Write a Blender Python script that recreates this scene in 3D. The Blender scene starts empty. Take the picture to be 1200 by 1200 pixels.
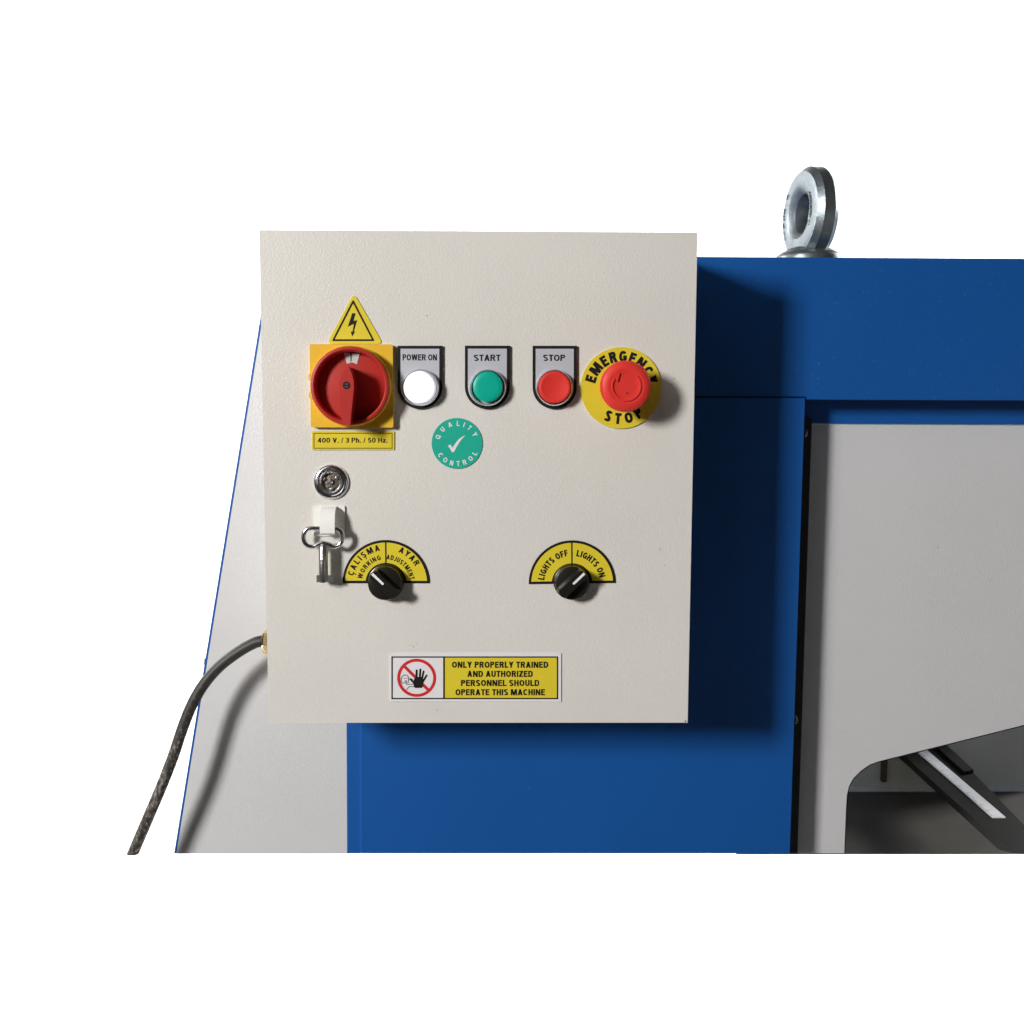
import bpy, bmesh, math, random
from mathutils import Vector, Matrix
random.seed(7)
S = bpy.context.scene
COL = S.collection
R = math.radians

# ------------------------------------------------------------------ camera
CAM = Vector((0.015495, -0.794555, 0.051998)); YAW, PITCH, ROLL, F = 0.013042, 0.09402, 0.003565, 1198.99
cy, sy, cp, sp = math.cos(YAW), math.sin(YAW), math.cos(PITCH), math.sin(PITCH)
fw = Vector((sy*cp, cy*cp, -sp)); r0 = Vector((cy, -sy, 0)); u0 = r0.cross(fw)
cr, sr = math.cos(ROLL), math.sin(ROLL)
rt = cr*r0 + sr*u0; up = -sr*r0 + cr*u0
cd = bpy.data.cameras.new('camera'); cam = bpy.data.objects.new('camera', cd); COL.objects.link(cam)
cd.sensor_width = 36; cd.lens = 36*F/1200; cd.clip_start = 0.01; cd.clip_end = 100
cam.matrix_world = Matrix(((rt.x, up.x, -fw.x, CAM.x), (rt.y, up.y, -fw.y, CAM.y), (rt.z, up.z, -fw.z, CAM.z), (0, 0, 0, 1)))
S.camera = cam

# ------------------------------------------------------------------ light (studio)
W = bpy.data.worlds.new('World'); S.world = W; W.use_nodes = True
W.node_tree.nodes['Background'].inputs[0].default_value = (1.0, 0.95, 0.87, 1)
W.node_tree.nodes['Background'].inputs[1].default_value = 0.024

def area(name, loc, target, sx, sy_, power, col=(1, 1, 1)):
    l = bpy.data.lights.new(name, 'AREA'); l.shape = 'RECTANGLE'; l.size = sx; l.size_y = sy_; l.energy = power; l.color = col
    o = bpy.data.objects.new(name, l); COL.objects.link(o); o.location = loc
    o.rotation_euler = (Vector(target) - Vector(loc)).to_track_quat('-Z', 'Y').to_euler()
    return o
area('key_softbox', (-2.00, -2.08, 0.82), (0, 0, 0), 0.40, 0.58, 103, (1.0, 0.985, 0.962))
area('added_dim_light', (-1.5, -1.9, 1.9), (0, 0, 0), 1.3, 1.3, 5.0, (1.0, 0.99, 0.97))  # unseen dim light added for softer reflections on the metal
area('fill_softbox', (1.7, -1.7, -0.5), (0, 0, 0), 0.9, 1.3, 1.8, (1.0, 0.97, 0.93))
for i, (x, z) in enumerate(((-2.7, 1.2), (2.7, 1.2), (-2.7, -1.6), (2.7, -1.6))):
    area('added_backdrop_light', (x, 1.5, z), (x*0.1, 3.2, z*0.5), 1.0, 1.0, 120)  # unseen lights added to turn the backdrop white

S.render.engine = 'CYCLES'
S.view_settings.view_transform = 'Standard'; S.view_settings.look = 'None'
S.view_settings.exposure = 0; S.view_settings.gamma = 1

# ------------------------------------------------------------------ helpers
def ray(px, py):
    return fw + rt*((px-600)/F) + up*((600-py)/F)
def at(px, py, Y=0.0):
    d = ray(px, py); t = (Y-CAM.y)/d.y
    return CAM + d*t
def atz(px, py, z):
    d = ray(px, py); t = (z-CAM.z)/d.z
    return CAM + d*t
def proj(p):
    q = Vector(p)-CAM; z = q.dot(fw)
    return 600+F*q.dot(rt)/z, 600-F*q.dot(up)/z
U = 0.000664                     # metres per photograph unit on the front of the control box
MM = 0.001

def _principled(name):
    m = bpy.data.materials.new(name); m.use_nodes = True
    return m, m.node_tree, m.node_tree.nodes['Principled BSDF']
def mat(name, col, rough=0.5, metal=0.0, spec=0.5, bump=0.0, bscale=900, var=0.0, vscale=30, specks=None, emit=0, coat=0, trans=0, stretch=None):
    m, nt, b = _principled(name)
    b.inputs['Base Color'].default_value = (*col, 1)
    b.inputs['Roughness'].default_value = rough; b.inputs['Metallic'].default_value = metal
    b.inputs['Specular IOR Level'].default_value = spec; b.inputs['Coat Weight'].default_value = coat
    b.inputs['Coat Roughness'].default_value = 0.12
    N = nt.nodes.new; L = nt.links.new
    tc = N('ShaderNodeTexCoord'); src = tc.outputs['Object']
    if stretch:
        mp = N('ShaderNodeMapping'); mp.inputs['Scale'].default_value = stretch; L(src, mp.inputs[0]); src = mp.outputs[0]
    if emit:
        b.inputs['Emission Color'].default_value = (*col, 1); b.inputs['Emission Strength'].default_value = emit
    cur = None
    if var:
        n = N('ShaderNodeTexNoise'); n.inputs['Scale'].default_value = vscale; n.inputs['Detail'].default_value = 5; L(src, n.inputs[0])
        mx = N('ShaderNodeMixRGB'); mx.blend_type = 'MULTIPLY'; mx.inputs[0].default_value = 1
        mr = N('ShaderNodeMapRange'); mr.inputs[1].default_value = 0.3; mr.inputs[2].default_value = 0.7
        mr.inputs[3].default_value = 1-var; mr.inputs[4].default_value = 1+var
        L(n.outputs[0], mr.inputs[0]); mx.inputs[1].default_value = (*col, 1); L(mr.outputs[0], mx.inputs[2]); cur = mx.outputs[0]
    if specks:
        sc, th, scol, amt = specks
        n = N('ShaderNodeTexNoise'); n.inputs['Scale'].default_value = sc; n.inputs['Detail'].default_value = 1; L(src, n.inputs[0])
        mr = N('ShaderNodeMapRange'); mr.inputs[1].default_value = th; mr.inputs[2].default_value = th+0.03; mr.inputs[4].default_value = amt
        L(n.outputs[0], mr.inputs[0])
        mx = N('ShaderNodeMixRGB'); L(mr.outputs[0], mx.inputs[0]); mx.inputs[2].default_value = (*scol, 1)
        if cur: L(cur, mx.inputs[1])
        else: mx.inputs[1].default_value = (*col, 1)
        cur = mx.outputs[0]
    if cur: L(cur, b.inputs['Base Color'])
    if bump:
        n = N('ShaderNodeTexNoise'); n.inputs['Scale'].default_value = bscale; n.inputs['Detail'].default_value = 2.5; L(src, n.inputs[0])
        bp = N('ShaderNodeBump'); bp.inputs['Strength'].default_value = bump; bp.inputs['Distance'].default_value = 0.0004
        L(n.outputs[0], bp.inputs['Height']); L(bp.outputs[0], b.inputs['Normal'])
        if coat: L(bp.outputs[0], b.inputs['Coat Normal'])
    return m

M = {}
M['cream'] = mat('cream_powder_coat', (0.700, 0.669, 0.623), 0.37, bump=0.60, bscale=800, var=0.028, vscale=9, specks=(170, 0.80, (0.30, 0.26, 0.22), 0.40))
M['grey'] = mat('light_grey_powder_coat', (0.615, 0.61, 0.62), 0.33, bump=0.8, bscale=620, var=0.015, vscale=12, specks=(160, 0.78, (0.3, 0.3, 0.3), 0.4))
M['blue'] = mat('blue_powder_coat', (0.004, 0.083, 0.325), 0.46, spec=0.38, bump=0.22, bscale=900, var=0.03, vscale=9, specks=(520, 0.745, (0.14, 0.2, 0.3), 0.5))
M['black'] = mat('black_plastic', (0.010, 0.009, 0.008), 0.5, spec=0.25, bump=0.1, bscale=1500)
M['knob'] = mat('black_knob_plastic', (0.014, 0.012, 0.010), 0.27, bump=0.12, bscale=900)
M['rubber_and_shade'] = mat('black_rubber_and_gap_shade', (0.01, 0.01, 0.012), 0.6, bump=0.2, bscale=600)  # also stands in for shade in the post gap and behind the joint
M['ink'] = mat('black_print', (0.012, 0.009, 0.010), 0.55, spec=0.2, var=0.1, vscale=300)
M['signyellow'] = mat('yellow_sign_vinyl', (0.72, 0.575, 0.032), 0.38, var=0.03, vscale=60, bump=0.1, bscale=500)
M['plateyellow'] = mat('yellow_switch_plastic', (0.78, 0.46, 0.028), 0.36, var=0.03, vscale=60, bump=0.12, bscale=900)
M['red'] = mat('red_switch_plastic', (0.43, 0.024, 0.017), 0.48, spec=0.3, var=0.04, vscale=80, bump=0.12, bscale=700)
M['redcap'] = mat('red_button_plastic', (0.70, 0.034, 0.025), 0.5, spec=0.32, var=0.03, vscale=90, bump=0.08, bscale=900)
M['redprint'] = mat('red_print', (0.62, 0.018, 0.022), 0.45, var=0.03, vscale=200)
M['green'] = mat('green_button_plastic', (0.0, 0.40, 0.29), 0.33, var=0.03, vscale=90, bump=0.08, bscale=900)
M['greensticker'] = mat('green_sticker_vinyl', (0.008, 0.40, 0.28), 0.42, var=0.03, vscale=60, bump=0.08, bscale=500)
M['pinkwhite'] = mat('pale_print', (0.80, 0.72, 0.76), 0.45, var=0.02, vscale=200)
M['white'] = mat('white_vinyl', (0.78, 0.75, 0.77), 0.42, var=0.02, vscale=80, bump=0.06, bscale=400)
M['whiteplastic'] = mat('white_nylon', (0.87, 0.86, 0.82), 0.30, var=0.02, vscale=60, bump=0.1, bscale=500)
M['whitemark'] = mat('white_mark_paint', (0.82, 0.82, 0.84), 0.4, var=0.03, vscale=300)
M['silver'] = mat('silver_legend_foil', (0.56, 0.57, 0.62), 0.42, metal=0.25, bump=0.08, bscale=700, var=0.03, vscale=40)
M['chrome'] = mat('chrome', (0.74, 0.74, 0.76), 0.17, metal=1, bump=0.12, bscale=350)
M['nickel'] = mat('worn_nickel', (0.66, 0.64, 0.62), 0.30, metal=1, bump=0.35, bscale=500, var=0.15, vscale=200)
M['zinc'] = mat('zinc_plated_steel', (0.215, 0.245, 0.262), 0.42, metal=0.85, bump=0.9, bscale=260, var=0.16, vscale=60)
M['brass'] = mat('brass', (0.80, 0.62, 0.32), 0.22, metal=1, bump=0.2, bscale=300, var=0.1, vscale=90)
M['steel'] = mat('dark_table_steel', (0.100, 0.092, 0.080), 0.6, spec=0.3, metal=0.0, bump=0.25, bscale=260, var=0.08, vscale=16)
M['wallgrey'] = mat('grey_back_sheet', (0.60, 0.61, 0.56), 0.5, bump=0.25, bscale=300, var=0.05, vscale=9)
M['rail'] = mat('dark_rail', (0.007, 0.006, 0.0045), 0.65, spec=0.2, bump=0.3, bscale=200, var=0.2, vscale=40)
M['ruler'] = mat('steel_ruler', (0.78, 0.78, 0.77), 0.45, var=0.08, vscale=120, bump=0.1, bscale=300)
M['backdrop'] = mat('white_backdrop_paper', (0.85, 0.85, 0.85), 0.9, spec=0.1, bump=0.1, bscale=20, var=0.01, vscale=1)
M['lamp'] = mat('lit_lens', (0.93, 0.92, 1.0), 0.25, emit=0.5, var=0.01, vscale=100)

def cable_mat():
    m, nt, b = _principled('scuffed_black_rubber'); N = nt.nodes.new; L = nt.links.new
    tc = N('ShaderNodeTexCoord'); mp = N('ShaderNodeMapping'); mp.inputs['Scale'].default_value = (1, 1, 0.55)
    L(tc.outputs['Object'], mp.inputs[0])
    n1 = N('ShaderNodeTexNoise'); n1.inputs['Scale'].default_value = 420; n1.inputs['Detail'].default_value = 7; n1.inputs['Roughness'].default_value = 0.68
    n2 = N('ShaderNodeTexNoise'); n2.inputs['Scale'].default_value = 34; n2.inputs['Detail'].default_value = 2
    L(mp.outputs[0], n1.inputs[0]); L(mp.outputs[0], n2.inputs[0])
    # dust and scuffs gather towards the lower end of the cable
    sx = N('ShaderNodeSeparateXYZ'); L(tc.outputs['Object'], sx.inputs[0])
    zr = N('ShaderNodeMapRange'); zr.inputs[1].default_value = -0.02; zr.inputs[2].default_value = -0.10; zr.inputs[3].default_value = -0.07; zr.inputs[4].default_value = 0.10
    L(sx.outputs[2], zr.inputs[0])
    a = N('ShaderNodeMath'); a.operation = 'ADD'; L(n1.outputs[0], a.inputs[0])
    c = N('ShaderNodeMath'); c.operation = 'MULTIPLY_ADD'; c.inputs[1].default_value = 0.16; L(n2.outputs[0], c.inputs[0]); L(zr.outputs[0], c.inputs[2])
    L(c.outputs[0], a.inputs[1])
    rmp = N('ShaderNodeValToRGB'); e = rmp.color_ramp.elements
    e[0].position = 0.60; e[0].color = (0.026, 0.023, 0.019, 1); e[1].position = 0.80; e[1].color = (0.30, 0.27, 0.23, 1)
    k = e.new(0.70); k.color = (0.075, 0.066, 0.054, 1)
    L(a.outputs[0], rmp.inputs[0]); L(rmp.outputs[0], b.inputs['Base Color'])
    b.inputs['Roughness'].default_value = 0.5
    bp = N('ShaderNodeBump'); bp.inputs['Strength'].default_value = 0.5; bp.inputs['Distance'].default_value = 0.0005
    L(n1.outputs[0], bp.inputs['Height']); L(bp.outputs[0], b.inputs['Normal'])
    return m
M['cable'] = cable_mat()

ORG = {}
def empty(name, loc, label, cat, kind=None):
    o = bpy.data.objects.new(name, None); COL.objects.link(o); o.location = loc; o.empty_display_size = 0.02
    ORG[o] = Vector(loc); o['label'] = label; o['category'] = cat
    return o
def link(name, bm, m, parent=None, smooth=35, label=None, origin=None):
    org = ORG[parent] if parent else Vector(origin or (0, 0, 0))
    if origin is not None: org = Vector(origin)
    bmesh.ops.recalc_face_normals(bm, faces=bm.faces[:]) if smooth is not None else None
    bmesh.ops.translate(bm, verts=bm.verts[:], vec=-org)
    me = bpy.data.meshes.new(name); bm.to_mesh(me); bm.free()
    me.materials.append(m)
    if smooth:
        me.polygons.foreach_set('use_smooth', [True]*len(me.polygons)); me.set_sharp_from_angle(angle=R(smooth))
    o = bpy.data.objects.new(name, me); COL.objects.link(o); ORG[o] = org
    if parent: o.parent = parent; o.location = org-ORG[parent]
    else: o.location = org
    if label: o['label'] = label
    return o
def bevel(bm, w, seg=2, angle=25):
    es = [e for e in bm.edges if len(e.link_faces) == 2 and e.calc_face_angle(0) > R(angle)]
    if es: bmesh.ops.bevel(bm, geom=es, offset=w, segments=seg, profile=0.6, affect='EDGES', clamp_overlap=True)
def prism(bm, pts, y0, y1):
    """pts: (X, Z) outline; solid between Y=y0 and Y=y1"""
    a = [bm.verts.new((x, y0, z)) for x, z in pts]; b = [bm.verts.new((x, y1, z)) for x, z in pts]
    n = len(pts)
    bm.faces.new(a); bm.faces.new(b[::-1])
    for i in range(n): bm.faces.new((a[i], b[i], b[(i+1) % n], a[(i+1) % n]))
def sheet(bm, pts, y):
    f = bm.faces.new([bm.verts.new((x, y, z)) for x, z in pts])
    f.normal_update()
    if f.normal.y > 0: f.normal_flip()
def box(bm, x0, x1, y0, y1, z0, z1):
    prism(bm, [(x0, z0), (x1, z0), (x1, z1), (x0, z1)], y0, y1)
def hexa(bm, c):
    """c: 8 corners, bottom four then top four"""
    v = [bm.verts.new(p) for p in c]
    for f in ((0, 1, 2, 3), (4, 5, 6, 7), (0, 1, 5, 4), (1, 2, 6, 5), (2, 3, 7, 6), (3, 0, 4, 7)): bm.faces.new([v[i] for i in f])
def P2(px, py, Y=0.0):
    p = at(px, py, Y); return (p.x, p.z)
def circ(cx, cz, r, n=72, a0=0, a1=360, closed=True):
    k = n if closed else n+1
    return [(cx+r*math.cos(R(a0+(a1-a0)*i/n)), cz+r*math.sin(R(a0+(a1-a0)*i/n))) for i in range(k)]
def ring_strip(bm, cx, cz, r0_, r1_, y, a0=0, a1=360, n=72):
    closed = abs(a1-a0) >= 360
    A = circ(cx, cz, r0_, n, a0, a1, closed); B = circ(cx, cz, r1_, n, a0, a1, closed)
    va = [bm.verts.new((x, y, z)) for x, z in A]; vb = [bm.verts.new((x, y, z)) for x, z in B]
    m_ = len(A) if closed else len(A)-1
    for i in range(m_):
        j = (i+1) % len(A); bm.faces.new((va[i], va[j], vb[j], vb[i]))
def lathe(bm, cx, cz, prof, n=72, y0=0.0):
    """prof: (radius, height towards the viewer)"""
    rings = []
    for r_, h in prof:
        if r_ < 1e-7: rings.append([bm.verts.new((cx, y0-h, cz))])
        else: rings.append([bm.verts.new((cx+r_*math.cos(2*math.pi*i/n), y0-h, cz+r_*math.sin(2*math.pi*i/n))) for i in range(n)])
    for a, b in zip(rings, rings[1:]):
        for i in range(n):
            j = (i+1) % n
            if len(a) == 1 and len(b) == 1: continue
            if len(a) == 1: bm.faces.new((a[0], b[i], b[j]))
            elif len(b) == 1: bm.faces.new((a[i], a[j], b[0]))
            else: bm.faces.new((a[i], a[j], b[j], b[i]))
def tube(bm, pts, rad, n=20, closed=False, caps=True):
    pts = [Vector(p) for p in pts]; k = len(pts); rings = []
    t0 = (pts[1]-pts[0]).normalized(); ref = Vector((0, 1, 0)) if abs(t0.y) < 0.9 else Vector((1, 0, 0))
    nrm = (ref-t0*ref.dot(t0)).normalized()
    for i, p in enumerate(pts):
        if closed: t = (pts[(i+1) % k]-pts[i-1]).normalized()
        else: t = (pts[min(i+1, k-1)]-pts[max(i-1, 0)]).normalized()
        nrm = (nrm-t*nrm.dot(t)).normalized(); bn = t.cross(nrm)
        rr = rad[i] if isinstance(rad, (list, tuple)) else rad
        rings.append([bm.verts.new(p+(nrm*math.cos(2*math.pi*q/n)+bn*math.sin(2*math.pi*q/n))*rr) for q in range(n)])
    rng = range(k) if closed else range(k-1)
    for i in rng:
        a, b = rings[i], rings[(i+1) % k]
        for q in range(n): bm.faces.new((a[q], a[(q+1) % n], b[(q+1) % n], b[q]))
    if caps and not closed:
        bm.faces.new(rings[0][::-1]); bm.faces.new(rings[-1])
def spline(P, n=8, closed=False):
    P = [Vector(p) for p in P]; out = []; k = len(P)
    g = (lambda i: P[i % k]) if closed else (lambda i: P[max(0, min(k-1, i))])
    for i in range(k if closed else k-1):
        a, b, c, d = g(i-1), g(i), g(i+1), g(i+2)
        for j in range(n):
            t = j/n
            out.append(0.5*((2*b)+(c-a)*t+(2*a-5*b+4*c-d)*t*t+(3*b-a-3*c+d)*t**3))
    if not closed: out.append(P[-1])
    return out
def rounded(pts, r_, n=6):
    """round the corners of an outline"""
    out = []; k = len(pts)
    for i in range(k):
        p = Vector(pts[i]); a = Vector(pts[i-1])-p; b = Vector(pts[(i+1) % k])-p
        half = a.angle(b)/2; t = min(r_/math.tan(half), a.length*.45, b.length*.45); rr = t*math.tan(half)
        pa = p+a.normalized()*t; pb = p+b.normalized()*t
        for j in range(n+1):
            s = j/n; out.append(tuple((1-s)**2*pa+2*s*(1-s)*p+s*s*pb))
    return out

# lettering: a plain sans-serif alphabet drawn from strokes, capitals one unit high
_cache = {}
def _arc(cx, cy_, rx_, ry_, a0, a1, n=14, e=0.86):
    out = []
    for i in range(n+1):
        a = R(a0+(a1-a0)*i/n); c_, s_ = math.cos(a), math.sin(a)
        out.append((cx+rx_*math.copysign(abs(c_)**e, c_), cy_+ry_*math.copysign(abs(s_)**e, s_)))
    return out
def _glyph(ch, t):
    """polygons and advance width of one character; t = stroke thickness"""
    h = t/2; Q = []; P_ = []          # Q polygons, P_ stroke paths
    tt = t*1.12; th = t*0.88; hh = th/2
    def vb(x, y0=0, y1=1): Q.append([(x, y0), (x+t, y0), (x+t, y1), (x, y1)])
    def hb(y, x0, x1): Q.append([(x0, y-hh), (x1, y-hh), (x1, y+hh), (x0, y+hh)])
    def dg(x0, x1, y0=0, y1=1, w_=None): w_ = w_ or tt; Q.append([(x0, y0), (x0+w_, y0), (x1+w_, y1), (x1, y1)])
    w = .70
    if ch == 'A': w = .78; dg(0, w/2-tt/2); dg(w-tt, w/2-tt/2); hb(.30, w*.2, w*.8)
    elif ch == 'C' or ch == '\u00c7':
        w = .74; P_.append(_arc(w/2, .5, w/2-h, .5-h, 42, 318, 26))
        if ch == '\u00c7': Q.append([(w*.42, .02), (w*.62, .02), (w*.66, -.16), (w*.46, -.16)]); Q.append([(w*.28, -.36), (w*.60, -.36), (w*.70, -.14), (w*.50, -.18)])
    elif ch == 'D': w = .73; vb(0); P_.append([(h, 1-hh)]+_arc(w*.44, .5, w*.56-h, .5-hh, 90, -90)+[(h, hh)])
    elif ch == 'E': w = .62; vb(0); hb(1-hh, h, w); hb(.53, h, w*.93); hb(hh, h, w)
    elif ch == 'F': w = .58; vb(0); hb(1-hh, h, w); hb(.50, h, w*.9)
    elif ch == 'G': w = .77; P_.append(_arc(w/2, .5, w/2-h, .5-h, 40, 335, 28)); hb(.46, w*.52, w); vb(w-t, .06, .46)
    elif ch == 'H': w = .70; vb(0); vb(w-t); hb(.52, h, w-h)
    elif ch == 'I': w = t; vb(0)
    elif ch == 'J': w = .55; vb(w-t, .3, 1); P_.append([(w-h, .32)]+_arc(w/2, .30, w/2-h, .30-h, 0, -170, 12))
    elif ch == 'K': w = .74; vb(0); dg(t*.6, w-tt*1.15, .28, 1, tt*1.15); dg(w-tt*1.1, w*.26, 0, .62, tt*1.1)
    elif ch == 'L': w = .58; vb(0); hb(hh, h, w)
    elif ch == 'M': w = .84+max(0, t-.18)*2.4; vb(0); vb(w-t); dg(w/2-tt/2, t*.35-.02); dg(w/2-tt/2, w-t*.35-tt+.02)
    elif ch == 'N': w = .70+max(0, t-.2)*1.6; vb(0); vb(w-t); dg(w-tt*1.05, 0)
    elif ch == 'O': w = .79; P_.append(_arc(w/2, .5, w/2-h, .5-h, 0, 360, 36))
    elif ch == 'Q': w = .79; P_.append(_arc(w/2, .5, w/2-h, .5-h, 0, 360, 36)); dg(w-tt*.9, w*.52, -.08, .28)
    elif ch in 'PR':
        w = .66 if ch == 'P' else .72; vb(0); y = .44
        P_.append([(h, 1-hh)]+_arc(w*.58, (1+y)/2, w*(.42 if ch == 'P' else .38)-h, (1-y)/2-hh, 90, -90, 12)+[(h, y+hh)])
        if ch == 'R': dg(w-tt, w*.40, 0, .50)
    elif ch == 'S' or ch == '\u015e':
        w = .68; a_ = _arc(w/2, .735, w/2-h, .265-hh, 25, 235, 16)+_arc(w/2, .265, w/2-h, .265-hh, 55, -155, 16); P_.append(a_)
        if ch == '\u015e': Q.append([(w*.42, .02), (w*.62, .02), (w*.66, -.16), (w*.46, -.16)]); Q.append([(w*.28, -.36), (w*.60, -.36), (w*.70, -.14), (w*.50, -.18)])
    elif ch == 'T': w = .64; hb(1-hh, 0, w); vb(w/2-h)
    elif ch == 'U': w = .70; P_.append([(h, 1), (h, .36)]+_arc(w/2, .34, w/2-h, .34-h, 180, 360, 16)+[(w-h, .36), (w-h, 1)])
    elif ch == 'V': w = .74; dg(w/2-tt/2, 0); dg(w/2-tt/2, w-tt)
    elif ch == 'W': w = 1.04+max(0, t-.18)*2; dg(w*.27-tt/2, 0); dg(w*.27-tt/2, w/2-tt/2); dg(w*.73-tt/2, w/2-tt/2); dg(w*.73-tt/2, w-tt)
    elif ch == 'Y': w = .74; vb(w/2-h, 0, .45); dg(w/2-tt/2, 0, .38, 1); dg(w/2-tt/2, w-tt, .38, 1)
    elif ch == 'Z': w = .64; hb(1-hh, .02, w); hb(hh, 0, w); dg(0, w-tt*1.2, th*.8, 1-th*.8, tt*1.2)
    elif ch == 'h': w = .56; vb(0); P_.append([(w-h, 0), (w-h, .40)]+_arc(w/2, .46, w/2-h, .28-hh, 0, 180, 12)+[(h, .3)])
    elif ch == 'z': w = .50; hb(.74-hh, .02, w); hb(hh, 0, w); dg(0, w-tt*1.2, th*.8, .74-th*.8, tt*1.2)
    elif ch == '0': w = .66; P_.append(_arc(w/2, .5, w/2-h, .5-h, 0, 360, 32))
    elif ch == '3': w = .60; P_.append(_arc(w/2, .745, w/2-h, .255-hh, 160, -90, 20)); P_.append(_arc(w/2, .28, w/2-h, .28-hh, 90, -160, 20)); hb(.53, w*.34, w*.6)
    elif ch == '4': w = .64; vb(w*.55); hb(.28, 0, w); dg(0, w*.48, .26, 1, tt*1.1)
    elif ch == '5': w = .60; hb(1-hh, w*.14, w*.92); dg(w*.06, w*.14, .46, 1, t); P_.append(_arc(w/2, .32, w/2-h, .32-hh, 135, -155, 18))
    elif ch == '.': w = t*1.1; vb(0, 0, t*1.1)
    elif ch == '/': w = .34; dg(0, w-t*.6, 0, 1, t*.7)
    elif ch == ' ': w = .24
    for path in P_:
        k = len(path); closed = abs(path[0][0]-path[-1][0])+abs(path[0][1]-path[-1][1]) < 1e-6
        pp = [Vector(p) for p in path]
        if closed: pp = pp[:-1]; k -= 1
        A_, B_ = [], []
        for i in range(k):
            t1 = (pp[i]-pp[i-1]) if (i > 0 or closed) else (pp[1]-pp[0]); t2 = (pp[(i+1) % k]-pp[i]) if (i < k-1 or closed) else t1
            if t1.length < 1e-7: t1 = t2
            if t2.length < 1e-7: t2 = t1
            t1 = t1.normalized(); t2 = t2.normalized(); d_ = t1+t2
            d_ = d_.normalized() if d_.length > 1e-6 else t1
            n_ = Vector((-d_.y, d_.x)); m_ = 1/max(.5, abs(d_.dot(t1)))
            # horizontal runs a little thinner than vertical ones
            o_ = Vector((n_.x*h*m_, n_.y*h*m_*.9)); A_.append(pp[i]+o_); B_.append(pp[i]-o_)
        for i in range(k if closed else k-1):
            j = (i+1) % k; Q.append([tuple(A_[i]), tuple(B_[i]), tuple(B_[j]), tuple(A_[j])])
    return Q, w
def glyph(txt, bold):
    """vertices, faces and bounds of a run of text"""
    key = (txt, bold)
    if key in _cache: return _cache[key]
    V, Fc, x = [], [], 0.0
    for ch in txt:
        Q, w = _glyph(ch, bold)
        for q in Q:
            Fc.append(tuple(range(len(V), len(V)+len(q)))); V += [(a+x, b) for a, b in q]
        x += w+(.10 if ch not in ' .' else .09)
        if ch in 'LT' : x -= .02
    xs = [v[0] for v in V]; _cache[key] = (V, Fc, (min(xs) if V else 0, max(xs) if V else .2, 0, 1)); return _cache[key]
def text_box(bm, txt, x0, x1, yt, yb, Y, bold=0.17):
    """fit a line of capitals between photograph columns x0..x1 and rows yt..yb on the plane Y"""
    V, Fc, bb = glyph(txt, bold); H = (0, 0, 0, 1)
    vs = []
    for x, y in V:
        px = x0+(x-bb[0])/(bb[1]-bb[0])*(x1-x0); py = yb-(y-H[2])/(H[3]-H[2])*(yb-yt)
        p = at(px, py, Y); vs.append(bm.verts.new(p))
    for g_, f in enumerate(Fc):
        fc = bm.faces.new([vs[i] for i in f]); fc.normal_update()
        for i in f: vs[i].co.y -= (g_ % 7)*.000002
        if fc.normal.y > 0: fc.normal_flip()
def text_arc(bm, txt, cx, cz, r_, a0, a1, cap, Y, bold=0.18, wide=1.0, inward=False, gap=0.14, shear=0.0):
    """one letter after another round an arc; a0/a1 = angles of the first and last letter, r_ = mid-letter radius (metres)"""
    H = (0, 0, 0, 1); hh = 1
    pos = []; x = 0
    for ch in txt:
        bb = glyph(ch, bold)[2]; w = (bb[1]-bb[0])*wide; pos.append(x+w/2); x += w+gap*hh
    for ch, q in zip(txt, pos):
        V, Fc, bb = glyph(ch, bold)
        if not V: continue
        a = R(a0+(a1-a0)*(q-pos[0])/(pos[-1]-pos[0])); mx = (bb[0]+bb[1])/2; k = cap/hh
        if inward: ex = Vector((-math.sin(a), math.cos(a))); ey = Vector((-math.cos(a), -math.sin(a)))
        else: ex = Vector((math.sin(a), -math.cos(a))); ey = Vector((math.cos(a), math.sin(a)))
        c = Vector((cx+r_*math.cos(a), cz+r_*math.sin(a))); vs = []
        for vx, vy in V:
            yy = (vy-(H[2]+H[3])/2)*k
            p = c+ex*((vx-mx)*k*wide+yy*shear)+ey*yy; vs.append(bm.verts.new((p.x, Y, p.y)))
        for g_, f in enumerate(Fc):
            fc = bm.faces.new([vs[i] for i in f]); fc.normal_update()
            for i in f: vs[i].co.y -= (g_ % 7)*.000002
            if fc.normal.y > 0: fc.normal_flip()
NB = bmesh.new
T = 0.00007      # thickness of a layer of print

# ------------------------------------------------------------------ setting: white studio backdrop
bm = NB(); prof = []
for i in range(13):
    a = R(90*i/12); prof.append((3.3-1.2*(1-math.sin(a)) if False else 2.1+1.2*math.sin(a), -2.8-1.2*math.cos(a)+1.2*0))
prof = [(-2.5, -4.0)]+prof+[(3.3, 3.6)]
L_ = [bm.verts.new((-5, y, z)) for y, z in prof]; R_ = [bm.verts.new((5, y, z)) for y, z in prof]
for i in range(len(prof)-1): bm.faces.new((L_[i], R_[i], R_[i+1], L_[i+1]))
bd = link('backdrop', bm, M['backdrop'], smooth=60); bd['kind'] = 'structure'

# ------------------------------------------------------------------ machine
YF, YP, YB = 0.103, 0.137, 0.60         # front face, recessed front panel, back of the body
mo = at(660, 1000, YF)
machine = empty('machine', (mo.x, 0.3, mo.z), 'blue and light grey sheet metal machine behind the cream control box', 'machine')

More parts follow.
